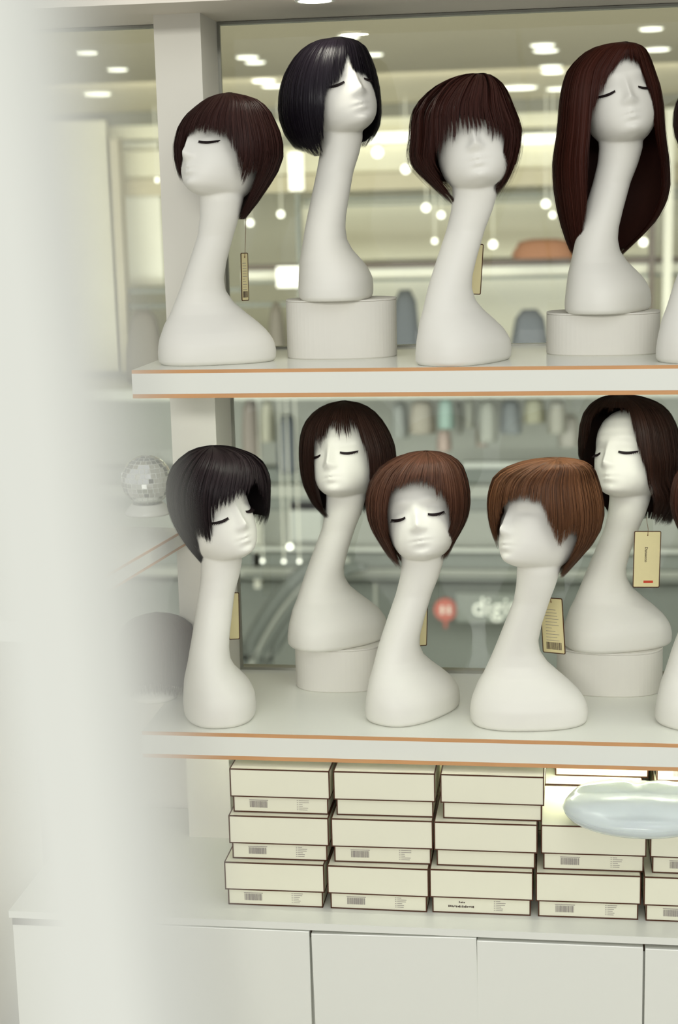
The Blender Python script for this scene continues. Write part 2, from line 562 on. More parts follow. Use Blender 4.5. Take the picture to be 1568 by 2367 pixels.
# ------------------------------------------------------------------ wigs
def wig(name, cen, label, color, sil, hem, yback, count=6500, part=(0, 0, 0), feather=0.004, clump=0.3, nclump=90, puff=0.0006, wave=None,
        seg=14, width=0.0012, vary=0.35, thin=None, seed=1, rough=0.45, lift=0.0, sweep=((-180, 0), (180, 0)), kb=1.0, kf=0.95, fly=0.03, flyamp=0.005):
    """a wig modelled around the head centre `cen`: outline rows (y, x left, x right) and hem points are read off the photograph and
    turned into radii and heights of a closed volume of hair strands"""
    rng = np.random.default_rng(seed)
    cen = np.array(cen, float)
    tc = CAM - cen
    tc[2] = 0
    tc /= np.linalg.norm(tc)                                     # towards the viewer
    rt = np.array([-tc[1], tc[0], 0.0])                          # to the right

    def loc(x, y, t):
        q = ray(x, y)
        o = cen + tc * t
        p_ = CAM + q * (((o - CAM) @ tc) / (q @ tc))
        return (p_ - cen) @ rt, p_[2] - cen[2]

    tab = []
    for y, xl, xr in sil:
        (ul, zl), (ur, zr) = loc(xl, y, 0), loc(xr, y, 0)
        tab.append(((zl + zr) / 2, (ul + ur) / 2, (ur - ul) / 2))
    z, CX, HA = smooth_tab(tab, 260, 4)
    HA = np.maximum(HA, 0)
    zt, zlo = z[-1], z[0]

    def solve(a):
        if a[0] == 'p':
            ph = math.radians(a[1])
            zz = loc(W / 2, a[2], 0)[1]
            for _ in range(5):
                t = np.interp(zz, z, HA) * kf * max(math.cos(ph), 0)
                d_ = cen + rt * (np.interp(zz, z, CX) + np.interp(zz, z, HA) * math.sin(ph))
                u_ = W / 2 + F * ((d_ - CAM) @ AR) / ((d_ - CAM) @ AF)
                zz = loc(u_, a[2], t)[1]
            return a[1], zz
        u, zz = loc(a[0], a[1], 0)
        ph = 0.0
        for _ in range(6):
            ph = math.asin(max(-0.99, min(0.99, (u - np.interp(zz, z, CX)) / max(np.interp(zz, z, HA), 0.01))))
            u, zz = loc(a[0], a[1], np.interp(zz, z, HA) * kf * math.cos(ph))
        return math.degrees(ph), zz

    hp = sorted(solve(a) for a in hem)
    yb = yback if isinstance(yback, tuple) else (yback, yback)
    zl_, zr_ = loc(sil[-1][1], yb[0], 0)[1], loc(sil[-1][1], yb[1], 0)[1]
    hp = [(-180, max(zl_, zr_)), (-150, zl_), (-115, zl_)] + hp + [(115, zr_), (150, zr_), (180, max(zl_, zr_))]
    hem_ = np.array(hp)
    sw = np.array(sweep, float)

    def surf(th, s, zend, rad, origin):
        e = 1.42
        zz = zt - (zt - zend) * (1 - np.cos(s * e)) / (1 - math.cos(e))
        c, sn = np.cos(th), np.sin(th)
        ha = np.interp(zz, z, HA)
        k = (1 - np.clip((zt - zz) / 0.06, 0, 1)) ** 1.5
        return np.stack([np.interp(zz, z, CX) + (ha + rad) * sn + origin[0] * k, -c * (ha * np.where(c > 0, kf, kb) + rad) + origin[1] * k,
                         zz - (origin[0] ** 2 + origin[1] ** 2) / 0.19 * k], -1)

    ry = math.atan2(rt[1], rt[0])
    t = empty(name, tuple(cen), ry, label, 'wig', 'brown and black display wigs')
    thf = rng.uniform(-180, 180, count)
    if thin is not None:
        thf = thf[rng.uniform(0, 1, count) < np.interp(thf, *np.array(thin).T)]
    N = len(thf)
    cid = np.floor((thf + 180) / 360 * nclump + rng.uniform(-0.25, 0.25, N)).astype(int) % nclump
    ccen = (np.arange(nclump) + 0.5) / nclump * 360 - 180
    dth = ((ccen[cid] - thf + 180) % 360) - 180
    cj = rng.normal(0, 1, nclump)
    cr = rng.uniform(0, 1, nclump)
    zend = np.interp(thf, hem_[:, 0], hem_[:, 1]) + feather * (0.7 * cj[cid] + 0.9 * rng.normal(0, 1, N))
    short = rng.uniform(0, 1, N) < 0.25                          # some layers end earlier
    zend = zend + np.where(short, rng.uniform(0, 0.03, N), 0)
    zend = np.clip(zend, zlo, zt - 0.02)
    s = np.linspace(0.0, 1, seg)[None, :]
    swv = np.interp(thf, sw[:, 0], sw[:, 1])
    th = thf[:, None] + dth[:, None] * clump * s ** 2 - swv[:, None] * (1 - s) ** np.maximum(1, (zt - zend) / 0.075)[:, None] + rng.normal(0, 1.3, N)[:, None] * (s - 0.5)
    lay = rng.uniform(0, 1, N)
    rad = (lay - 0.8)[:, None] * 0.006 + puff * (cr[cid] - 0.5)[:, None] * 2 * np.sin(np.clip(s * 1.1, 0, 1) * math.pi)
    flyers = rng.uniform(0, 1, N) < fly
    rad = rad + np.where(flyers, rng.uniform(0, flyamp, N), 0)[:, None] * s ** 2
    th = np.radians(th)
    P = surf(th, s, zend[:, None], rad, (part[0], -part[1] * np.cos(th) + part[2]))
    P[..., 2] += lift * (cr[cid] - 0.4)[:, None] * np.clip(np.sin(s * math.pi), 0, 1)
    if wave:
        amp, kz, z0 = wave
        ph = cr[cid] * 1.3
        d = amp * np.clip((z0 - P[..., 2]) / 0.06, 0, 1.3) * np.sin(kz * (z0 - P[..., 2]) + ph[:, None])
        P[..., 0] += d * np.sin(th)
        P[..., 1] -= d * np.cos(th) * 0.8
    nrm = np.stack([np.sin(th), -np.cos(th), np.clip(P[..., 2] / 0.1, -0.2, 1) + 0 * th], -1)
    nrm /= np.linalg.norm(nrm, axis=-1, keepdims=True)
    tan = np.gradient(P, axis=1)
    tan /= np.linalg.norm(tan, axis=-1, keepdims=True) + 1e-9
    side = np.cross(tan, nrm)
    side /= np.linalg.norm(side, axis=-1, keepdims=True) + 1e-9
    roll = rng.normal(0, 0.22, N)[:, None, None]
    side = side * np.cos(roll) + nrm * np.sin(roll)
    wd_ = width * np.clip(1.12 - s ** 3, 0.10, 1)[..., None] * rng.uniform(0.7, 1.2, N)[:, None, None]
    V = np.stack([P - side * wd_ / 2, P + side * wd_ / 2], 2).reshape(-1, 3)
    base = (np.arange(N) * seg * 2)[:, None] + (np.arange(seg - 1) * 2)[None, :]
    Q = np.stack([base, base + 1, base + 3, base + 2], -1).reshape(-1, 4)
    cn = '_'.join(map(str, color))
    me = np_mesh('strands', V, Q, mat('hair_' + cn, tuple(int(v * q_) for v, q_ in zip(color, (0.84, 0.79, 0.78))), rough, 0.14, vary, 20, aniso=0.4, attr='tone'))
    at = me.attributes.new('tone', 'FLOAT', 'POINT')
    tone = np.clip(0.5 + 0.28 * rng.normal(0, 1, N) + 0.15 * (cr[cid] - 0.5), 0, 1)
    at.data.foreach_set('value', np.repeat(tone, seg * 2).astype(np.float32))
    o = link('strands', me, None, t)
    o['kind'] = 'stuff'
    # woven cap below the strands
    nt_, ns_ = 180, 22
    tg = np.linspace(-180, 180, nt_, endpoint=False)
    he = np.interp(tg, hem_[:, 0], hem_[:, 1])
    he = np.maximum(he, np.maximum(np.roll(he, 1), np.roll(he, -1)))
    he = np.minimum(he + 0.009 + 0.008 * np.exp(-(tg / 60) ** 2), zt - 0.012)
    ss = np.linspace(0, 1, ns_)[None, :]
    thg = np.radians(tg[:, None] - np.interp(tg, sw[:, 0], sw[:, 1])[:, None] * (1 - ss) ** np.maximum(1, (zt - he) / 0.075)[:, None])
    G = surf(thg, ss, he[:, None], -0.006, (part[0], -part[1] * np.cos(thg) + part[2]))
    i, j = np.meshgrid(np.arange(nt_), np.arange(ns_ - 1), indexing='ij')
    i2 = (i + 1) % nt_
    Qg = np.stack([i * ns_ + j, i2 * ns_ + j, i2 * ns_ + j + 1, i * ns_ + j + 1], -1)
    link('cap', np_mesh('cap', G.reshape(-1, 3), Qg.reshape(-1, 4), mat('cap_' + cn, tuple(int(v * 0.7) for v in color), 0.6, 0.3, 0.2, 120), True), None, t)
    return t


def head_of(man):
    return np.array(man.location) + np.array(Matrix.Rotation(man.rotation_euler[2], 3, 'Z') @ HC)


# ------------------------------------------------------------------ pedestals
def drum(px, py, z, label, hw=0.108, hd=0.075, h=0.125):
    c = atZ(px, py, z)
    y = c[1] + hd
    x = atY(px, py, y)[0]
    x = c[0] + (x - c[0]) * 0.5
    n = 64
    def ring(k, zz):
        r = []
        for i in range(n):
            a = i * 2 * math.pi / n
            ct, st = math.cos(a), math.sin(a)
            r.append(((hw - k) * math.copysign(abs(ct) ** 0.8, ct), (hd - k) * math.copysign(abs(st) ** 0.8, st), zz))
        return r
    t = empty('display_drum', (x, y, z), yaw_for(0, x, y) * 0.6, label, 'pedestal', 'low white oval pedestals')
    MB().loft([ring(0.0015, 0), ring(0, 0.002), ring(0, h - 0.004), ring(0.0015, h - 0.0035)]).build('body', M_drum, t, smooth=False)
    MB().loft([ring(0.001, h - 0.0034), ring(0, h - 0.003), ring(0, h - 0.0005), ring(0.001, h)]).build('top', M_drum, t)
    return x, y, z + h


ZU, ZL = ZS, ZS + LOW
# ------------------------------------------------------------------ place mannequins and wigs
def on_shelf(px, py, z, back):
    """front contact pixel of the base and how far its centre lies behind"""
    c = atZ(px, py, z)
    y = c[1] + back
    r = ray(px, py)
    x = CAM[0] + r[0] * (y - CAM[1]) / r[1]
    return x, y, z


H2D = drum(786, 831, ZU, 'white oval pedestal under the mannequin with the black bob', h=0.113)
H4D = drum(1395, 823, ZU, 'white oval pedestal under the mannequin with the long auburn wig', h=0.080)
L2D = drum(782, 1602, ZL, 'white oval pedestal behind the front mannequin with the brown bob', h=0.092, hw=0.094)
L5D = drum(1410, 1612, ZL, 'white oval pedestal at right holding the wavy-wigged mannequin', h=0.092)


def px_place(pxc, pos):
    """keep depth, set x so that the base centre projects to image column pxc"""
    x, y, z = pos
    best = x
    for _ in range(6):
        P = np.array([best, y, z + 0.03])
        d = P - CAM
        u = W / 2 + F * (d @ AR) / (d @ AF)
        best += (pxc - u) * (d @ AF) / F
    return best, y, z


MH1 = mannequin(*px_place(502, on_shelf(500, 845, ZU, 0.070)), -47, 'white mannequin facing left under the dark brown pointed wig, top shelf left end')
MH2 = mannequin(*px_place(777, H2D), 28, 'white mannequin wearing the black bob, raised on a pedestal')
MH3 = mannequin(*px_place(1073, on_shelf(1060, 847, ZU, 0.097)), 3, 'white mannequin facing front without eyelashes under the tousled wig', lashes=False)
MH4 = mannequin(*px_place(1407, H4D), 13, 'white mannequin wearing the long auburn wig, raised on a pedestal')
MH5 = mannequin(*px_place(1645, on_shelf(1640, 842, ZU, 0.097)), -8, 'white mannequin cut off at the right end of the top shelf')
ML1 = mannequin(*px_place(507, on_shelf(495, 1682, ZL, 0.100)), 35, 'white mannequin facing right under the short black wig, lower shelf left')
ML2 = mannequin(*px_place(782, L2D), -22, 'white mannequin on a pedestal wearing the dark see-through-fringe bob')
ML3 = mannequin(*px_place(955, on_shelf(935, 1677, ZL, 0.090)), -4, 'white mannequin facing front under the mid brown round bob')
ML4 = mannequin(*px_place(1223, on_shelf(1200, 1692, ZL, 0.070)), -50, 'white mannequin facing left under the light brown pointed wig', lashes=False)
ML5 = mannequin(*px_place(1428, L5D), -33, 'white mannequin on a pedestal wearing the wavy wig with bare forehead')
ML6 = mannequin(*px_place(1635, on_shelf(1630, 1690, ZL, 0.090)), -8, 'white mannequin cut off at the right end of the lower shelf')

P_ = 'p'
wig('short_wig', head_of(MH1), 'dark brown short wig with pointed sideburns, leftmost on the top shelf', (62, 39, 34),
    [(213, 515, 515), (216, 490, 535), (226, 466, 575), (240, 450, 600), (265, 426, 626), (300, 409, 645), (335, 402, 654), (365, 403, 655), (395, 410, 645), (418, 417, 632), (440, 425, 617), (465, 438, 600), (490, 455, 581), (508, 470, 566)],
    [(P_, -90, 405), (P_, -78, 420), (417, 412), (421, 380), (424, 335), (431, 309), (450, 303), (475, 305), (505, 302), (520, 312), (535, 335), (547, 355), (553, 380), (558, 405), (565, 418), (573, 408), (585, 397), (593, 391), (P_, 36, 395), (P_, 39, 440), (P_, 44, 480), (P_, 52, 506), (P_, 90, 506)],
    (425, 506), part=(0.012, 0.0, -0.015), seed=3, feather=0.003)
wig('bob_wig', head_of(MH2), 'glossy black bob wig with a split fringe', (32, 29, 36),
    [(86, 785, 785), (89, 757, 805), (95, 727, 825), (110, 702, 845), (135, 678, 858), (165, 660, 869), (200, 648, 877), (240, 643, 881), (270, 645, 882), (300, 654, 877), (320, 664, 866), (335, 675, 857), (350, 690, 846), (362, 705, 840)],
    [(P_, -90, 342), (P_, -60, 350), (715, 356), (733, 360), (742, 350), (747, 318), (751, 230), (757, 207), (768, 197), (780, 188), (793, 168), (799, 140), (804, 122), (809, 124), (813, 152), (820, 164), (838, 167), (852, 175), (861, 190), (868, 212), (P_, 72, 290), (P_, 80, 318), (P_, 90, 316)],
    340, part=(0.0, 0.0, -0.01), seed=4, feather=0.0025, vary=0.2, rough=0.3)
wig('tousled_wig', head_of(MH3), 'reddish brown tousled short wig with a ragged fringe', (68, 39, 32),
    [(170, 1090, 1090), (174, 1058, 1112), (182, 1033, 1128), (200, 1005, 1150), (225, 980, 1170), (250, 962, 1182), (275, 952, 1193), (300, 950, 1204), (320, 949, 1205), (345, 947, 1202), (365, 946, 1198), (385, 955, 1190), (400, 970, 1183), (420, 990, 1174), (440, 1012, 1160), (455, 1028, 1150), (472, 1042, 1140)],
    [(P_, -90, 450), (P_, -60, 470), (P_, -45, 455), (P_, -38, 390), (1008, 345), (1016, 345), (1024, 325), (1031, 318), (1036, 300), (1041, 293), (1047, 312), (1054, 316), (1060, 300), (1066, 289), (1080, 288), (1097, 292), (1120, 296), (1145, 303), (1160, 309), (1167, 318), (P_, 47, 350), (P_, 52, 430), (P_, 65, 445), (P_, 90, 442)],
    430, part=(0.012, 0.0, 0.0), feather=0.007, clump=0.7, nclump=80, puff=0.004, lift=0.010, seed=5, fly=0.12, flyamp=0.014, sweep=((-180, 0), (-60, 12), (0, -10), (60, -18), (180, 0)))
wig('long_wig', head_of(MH4), 'long straight auburn wig parted over the forehead', (72, 36, 26),
    [(95, 1430, 1430), (98, 1392, 1450), (104, 1368, 1468), (118, 1344, 1486), (140, 1325, 1501), (165, 1310, 1513), (200, 1300, 1525), (240, 1294, 1533), (280, 1291, 1536), (310, 1288, 1538), (340, 1283, 1542), (380, 1278, 1548), (430, 1280, 1550), (460, 1285, 1545), (490, 1290, 1532), (520, 1298, 1512), (550, 1307, 1482), (580, 1318, 1448), (592, 1325, 1438)],
    [(P_, -90, 580), (P_, -50, 590), (P_, -38, 570), (P_, -31, 530), (P_, -27, 500), (P_, -24, 420), (P_, -22, 280), (1379, 232), (1390, 208), (1400, 192), (1411, 170), (1424, 148), (1436, 125), (1446, 121), (1460, 124), (1473, 134), (1482, 150), (1490, 172), (1497, 198), (P_, 52, 240), (P_, 58, 320), (P_, 64, 500), (P_, 70, 585), (P_, 90, 588)],
    588, part=(0.012, 0.0, -0.025), sweep=((-180, 0), (-60, -10), (-20, -28), (10, -30), (20, 0), (40, 8), (180, 0)), feather=0.006, count=8500, seg=22, seed=6,
    thin=((-180, 1), (-16, 1), (-8, 0.55), (12, 0.5), (20, 0.8), (40, 1), (180, 1)))
BOBS = [(1036, 985, 985), (1039, 960, 1010), (1045, 935, 1033), (1058, 905, 1055), (1080, 876, 1072), (1110, 856, 1082), (1140, 848, 1087), (1170, 846, 1087), (1200, 851, 1081), (1225, 861, 1068), (1250, 876, 1053), (1275, 891, 1041), (1295, 905, 1033), (1312, 915, 1028)]
BOBH = [(P_, -90, 1280), (P_, -62, 1305), (P_, -45, 1310), (P_, -40, 1250), (896, 1170), (902, 1145), (915, 1130), (935, 1120), (950, 1110), (965, 1108), (985, 1112), (1000, 1124), (1010, 1130), (1022, 1140), (1032, 1155), (1039, 1175), (P_, 41, 1210), (P_, 45, 1270), (P_, 55, 1290), (P_, 90, 1275)]
mv = lambda L, dx, dy: [(a[0] + dy, a[1] + dx, a[2] + dx) for a in L]
mvh = lambda L, dx, dy: [(a[0], a[1], a[2] + dy) if a[0] == P_ else (a[0] + dx, a[1] + dy) for a in L]
wig('bob_wig', head_of(MH5), 'dark brown wig cut off by the right edge above the top shelf', (60, 36, 29), mv(BOBS, 712, -885), mvh(BOBH, 712, -885), 420, seed=7)
wig('short_wig', head_of(ML1), 'black-brown short wig with a swept fringe beside the mirror ball', (42, 35, 38),
    [(1030, 490, 490), (1034, 465, 520), (1042, 440, 555), (1055, 420, 585), (1075, 400, 608), (1100, 388, 621), (1125, 383, 626), (1150, 384, 625), (1180, 390, 624), (1210, 402, 618), (1240, 420, 600), (1265, 437, 575), (1285, 455, 550), (1306, 470, 530)],
    [(P_, -90, 1300), (P_, -55, 1306), (P_, -42, 1285), (452, 1242), (465, 1238), (478, 1247), (487, 1254), (490, 1215), (496, 1185), (508, 1172), (522, 1163), (535, 1155), (550, 1148), (565, 1138), (578, 1128), (588, 1114), (596, 1112), (603, 1128), (609, 1150), (P_, 75, 1180), (P_, 82, 1208), (P_, 90, 1205)],
    (1305, 1215), part=(0.0, 0.0, 0.0), feather=0.005, clump=0.55, nclump=80, seed=8, puff=0.0025, lift=0.005, fly=0.06, sweep=((-180, 0), (-60, -10), (0, -34), (50, -30), (75, 0), (180, 0)))
wig('bob_wig', head_of(ML2), 'dark brown bob wig with a sparse fringe, behind the round brown bob', (58, 40, 33),
    [(926, 795, 795), (929, 770, 820), (938, 745, 845), (952, 725, 865), (975, 705, 885), (1000, 696, 900), (1030, 692, 912), (1060, 692, 916), (1090, 695, 915), (1120, 702, 910), (1150, 715, 900), (1175, 732, 888), (1190, 748, 878), (1204, 758, 872)],
    [(P_, -90, 1185), (P_, -65, 1198), (P_, -52, 1190), (P_, -47, 1130), (717, 1060), (722, 1035), (728, 1012), (735, 1030), (743, 1035), (750, 1015), (757, 1000), (765, 985), (775, 995), (785, 1010), (792, 990), (803, 1012), (812, 985), (825, 985), (835, 995), (842, 1018), (848, 1052), (P_, 27, 1100), (P_, 31, 1180), (P_, 90, 1190)],
    1190, feather=0.005, clump=0.6, nclump=110, thin=((-180, 1), (-45, 1), (-35, 0.5), (-10, 0.35), (12, 0.4), (22, 1), (180, 1)), seed=9)
wig('bob_wig', head_of(ML3), 'mid brown round bob wig on the front mannequin', (90, 62, 47), BOBS, BOBH, 1300, part=(0.0, 0.0, -0.02), feather=0.005, seed=10, vary=0.45)
wig('short_wig', head_of(ML4), 'light brown short wig with pointed sideburns and a whorled crown', (112, 78, 50),
    [(1036, 1260, 1260), (1038, 1230, 1290), (1044, 1207, 1315), (1058, 1180, 1345), (1080, 1155, 1368), (1105, 1140, 1382), (1135, 1130, 1391), (1165, 1127, 1396), (1195, 1129, 1396), (1220, 1134, 1390), (1245, 1142, 1378), (1265, 1149, 1362), (1285, 1160, 1345), (1305, 1175, 1325), (1332, 1195, 1303)],
    [(P_, -90, 1245), (P_, -78, 1264), (1148, 1250), (1152, 1195), (1160, 1172), (1175, 1156), (1195, 1149), (1215, 1151), (1232, 1162), (1240, 1160), (1250, 1163), (1260, 1182), (1271, 1213), (1282, 1240), (1295, 1262), (1308, 1248), (1322, 1230), (P_, 35, 1235), (P_, 38, 1280), (P_, 43, 1305), (P_, 52, 1331), (P_, 90, 1331)],
    (1265, 1330), part=(0.022, 0.0, -0.045), feather=0.003, seed=12, vary=0.55)
wig('wavy_wig', head_of(ML5), 'dark brown wavy shoulder wig parted off the bare forehead', (54, 36, 27),
    [(911, 1435, 1435), (914, 1405, 1470), (921, 1385, 1498), (935, 1365, 1530), (955, 1350, 1550), (985, 1341, 1565), (1020, 1338, 1572), (1050, 1341, 1575), (1080, 1350, 1578), (1110, 1360, 1580), (1140, 1372, 1580), (1170, 1383, 1575), (1195, 1393, 1565), (1212, 1400, 1555)],
    [(P_, -90, 1100), (P_, -80, 1066), (P_, -70, 1050), (1357, 1005), (1362, 975), (1375, 955), (1395, 944), (1420, 940), (1445, 943), (1457, 952), (1463, 980), (P_, 8, 1010), (P_, 12, 1050), (P_, 17, 1085), (P_, 21, 1190), (P_, 30, 1205), (P_, 90, 1208)],
    1206, part=(0.0, 0.0, 0.0), wave=(0.007, 70, 0.02), feather=0.004, clump=0.4, seed=13, count=8000, seg=22)
wig('bob_wig', head_of(ML6), 'brown wig cut off by the right edge above the lower shelf', (84, 55, 43), mv(BOBS, 704, -8), mvh(BOBH, 704, -8), 1295, seed=14)


# ------------------------------------------------------------------ loose wig on a block at the left
def wig_block(pos, rz, label):
    t = empty('wig_block', pos, rz, label, 'wig stand')
    n = 40
    prof = [(0.046, 0), (0.050, 0.004), (0.048, 0.012), (0.032, 0.02), (0.028, 0.040), (0.038, 0.055), (0.050, 0.08), (0.054, 0.105), (0.049, 0.130), (0.034, 0.150), (0.014, 0.160), (0.002, 0.161)]
    MB().loft([[(r * math.cos(i * 2 * math.pi / n), r * math.sin(i * 2 * math.pi / n), z) for i in range(n)] for r, z in prof]).build('block', M_mann, t, smooth=True)
    return t


c = atY(352, 1540, 0.215)
blk = wig_block((c[0], 0.215, ZL), math.radians(150), 'white wig block mostly hidden under the brown wig at the far left')
wig('bob_wig', (c[0], 0.215, ZL + 0.115), 'dark brown wig seen from behind, blurred at the far left of the lower shelf', (84, 62, 56),
    [(1416, 360, 360), (1420, 330, 392), (1430, 300, 420), (1450, 280, 445), (1490, 265, 449), (1540, 262, 449), (1580, 270, 447), (1615, 285, 436)],
    [(P_, -90, 1605), (P_, 0, 1600), (P_, 90, 1605)], 1600, seed=21, count=4000, kf=0.7, kb=0.6)


# ------------------------------------------------------------------ price tags
def rounded(w, h, r, n=5):
    pts = []
    for cx, cy, a0 in ((w / 2 - r, h / 2 - r, 0), (-w / 2 + r, h / 2 - r, 90), (-w / 2 + r, -h / 2 + r, 180), (w / 2 - r, -h / 2 + r, 270)):
        for i in range(n + 1):
            a = math.radians(a0 + 90 * i / n)
            pts.append((cx + r * math.cos(a), cy + r * math.sin(a)))
    return pts


def hang_tag(px, py, Y, wpx, hpx, turn, lean, label, kind, cord_to):
    c = atY(px, py, Y)
    s = F / ((c - CAM) @ AF)
    w, h = wpx / s, hpx / s
    t = empty('price_tag', c, label=label, cat='tag', group='cream price tags with dark edges')
    t.rotation_euler = (math.radians(90), math.radians(lean), math.radians(turn))
    MB().prism(rounded(w, h, 0.003), -0.0004, 0.0004).build('card', M_card, t)
    o, i_ = rounded(w, h, 0.003), rounded(w - 0.0034, h - 0.0034, 0.0018)
    k = len(o)
    mb = MB()
    for z0, z1 in ((-0.0007, 0.0007),):
        mb.add([(p[0], p[1], z0) for p in o] + [(p[0], p[1], z1) for p in o] + [(p[0], p[1], z0) for p in i_] + [(p[0], p[1], z1) for p in i_],
               [f for j in range(k) for q in [(j + 1) % k] for f in ((j, q, k + q, k + j), (k + j, k + q, 3 * k + q, 3 * k + j), (2 * k + j, 2 * k + q, q, j), (3 * k + j, 3 * k + q, 2 * k + q, 2 * k + j))])
    mb.build('border', M_edge, t)
    if kind == 'front':
        me = text_mesh('Danaecco', 0.0078, M_ink)
        l = link('lettering', me, None, t, loc=(-0.002, 0.010, 0.0008))
        l.rotation_euler[2] = math.radians(-90)
        st = bx((-0.0095, -0.0025, 0.0004), (0.0095, 0.0025, 0.0009)).build('sticker', M_red, t, loc=(0.004, -h / 2 + 0.012, 0))
    if kind == 'back':
        mb = MB()
        rr = random.Random(5)
        for q in range(11):
            yy = h * 0.28 - q * h * 0.055
            mb.box((-w * 0.30, yy, 0.0004), (-w * 0.30 + w * rr.uniform(0.25, 0.6), yy + 0.0008, 0.0007))
        mb.build('print', M_print, t)
        mb = MB()
        x = -w * 0.32
        while x < w * 0.34:
            b = rr.choice((0.0005, 0.0008, 0.0013))
            mb.box((x, -h * 0.43, 0.0004), (x + b, -h * 0.30, 0.0007))
            x += b + rr.choice((0.0006, 0.0009))
        mb.build('barcode', M_ink, t)
    # cord up to the wig
    inv = t.rotation_euler.to_matrix().inverted()
    e = atY(cord_to[0], cord_to[1], Y)
    q = inv @ Vector(e - c)
    a = Vector((0, h / 2 - 0.008, 0.0012))
    MB().tube([a, a + Vector((0.0005, 0.012, 0.0006)), a.lerp(q, 0.6) + Vector((0.0006, 0, 0)), q], 0.0005, 5).build('cord', M_string, t)
    MB().tube([a + Vector((0, -0.0015, -0.0006)), a + Vector((0, 0.0012, 0.0004))], [0.0012, 0.0008], 6).build('knot', M_string, t)
    return t


hang_tag(1496, 1293, 0.30, 62, 134, 6, 1.0, 'cream price tag with vertical lettering and red sticker hanging at right', 'front', (1495, 1195))
hang_tag(1278, 1446, 0.19, 60, 132, -30, -4, 'cream price tag with barcode and fine print behind the light brown wig', 'back', (1285, 1330))
hang_tag(1093, 622, 0.21, 46, 116, 18, 4, 'plain cream price tag behind the tousled-wig mannequin neck', 'plain', (1105, 470))
hang_tag(972, 1440, 0.27, 34, 110, 20, 2, 'plain cream price tag behind the round brown bob mannequin', 'plain', (975, 1290))
hang_tag(541, 1424, 0.25, 26, 112, 20, 1, 'plain cream price tag edge behind the short black wig mannequin', 'plain', (541, 1290))
hang_tag(566, 640, 0.24, 26, 110, 62, 1, 'narrow price tag turned edge-on below the leftmost top wig', 'back', (569, 495))


# ------------------------------------------------------------------ boxes
BW, BH, LH, BD = 0.1925, 0.0893, 0.0560, 0.205


def edges_mesh(a, b, r, which):
    """dark piping along the edges of a box"""
    mb = MB()
    (x0, y0, z0), (x1, y1, z1) = a, b
    for y in (y0, y1):
        for z in (z0, z1):
            if (z == z1 and 't' in which) or (z == z0 and 'b' in which):
                mb.box((x0 - r, y - r, z - r), (x1 + r, y + r, z + r))
    for x in (x0, x1):
        for y in (y0, y1):
            mb.box((x - r, y - r, z0), (x + r, y + r, z1))
        for z in (z0, z1):
            if (z == z1 and 't' in which) or (z == z0 and 'b' in which):
                mb.box((x - r, y0, z - r), (x + r, y1, z + r))
    return mb


INS = 0.0048
ME_BODY = bx((INS, INS, 0.0006), (BW - INS, BD - INS, BH - 0.006)).mesh('carton', M_box)
ME_LID = bx((0, 0, BH - LH), (BW, BD, BH - 0.0006)).mesh('lid', M_box, bevel=0.0006)
ME_BEDGE = edges_mesh((INS, INS, 0.0012), (BW - INS, BD - INS, BH - LH - 0.0008), 0.0011, 'b').mesh('piping', M_edge)
ME_LEDGE = edges_mesh((0.0004, 0.0004, BH - LH + 0.0003), (BW - 0.0004, BD - 0.0004, BH - 0.0013), 0.0011, 'tb').mesh('piping', M_edge)


def code_mesh(seed):
    rr = random.Random(seed)
    mb = MB()
    x = 0.0
    while x < 0.034:
        b = rr.choice((0.0004, 0.0007, 0.0012))
        mb.box((x, -0.0004, 0), (x + b, 0, 0.013))
        x += b + rr.choice((0.0005, 0.0008))
    mb.box((-0.001, -0.0004, 0.0145), (0.036, 0, 0.0155))
    return mb.mesh('barcode', M_print)


def print_mesh(seed):
    rr = random.Random(seed)
    mb = MB()
    for i in range(6):
        z = 0.020 - i * 0.0037
        mb.box((0, -0.0004, z), (0.0025, 0, z + 0.0007))
        mb.box((0.004, -0.0004, z), (0.004 + rr.uniform(0.006, 0.020), 0, z + 0.0007))
    return mb.mesh('print', M_print)


ME_CODE = [code_mesh(i) for i in range(3)]
ME_PRINT = [print_mesh(i) for i in range(3)]
ME_SMALL = None


def carton(x, y, z, label, mark='code', rz=0.0, k=0):
    t = empty('wig_box', (x, y, z), rz, label, 'box', 'stacked cream wig boxes')
    c = link('carton', ME_BODY, None, t)
    link('piping', ME_BEDGE, None, c)
    l = link('lid', ME_LID, None, t)
    link('piping', ME_LEDGE, None, l)
    if mark == 'code':
        link('barcode', ME_CODE[k % 3], None, c, loc=(0.036, INS - 0.0002, 0.010))
        link('print', ME_PRINT[k % 3], None, c, loc=(0.128, INS - 0.0002, 0.006))
    if mark == 'caption':
        rr = random.Random(9)
        mb = MB()
        for xx, zz, n in ((0.052, 0.0200, 4), (0.032, 0.0115, 17)):
            for i in range(n):
                if rr.random() < 0.88:
                    mb.box((xx + i * 0.0029, -0.0004, zz + rr.uniform(0, 0.001)), (xx + i * 0.0029 + rr.uniform(0.0014, 0.0026), 0, zz + rr.uniform(0.0028, 0.0044)))
        mb.build('caption', M_ink, c, loc=(0.002, INS - 0.0002, 0))
        link('print', ME_PRINT[1], None, c, loc=(0.120, INS - 0.0002, 0.006))
    return t


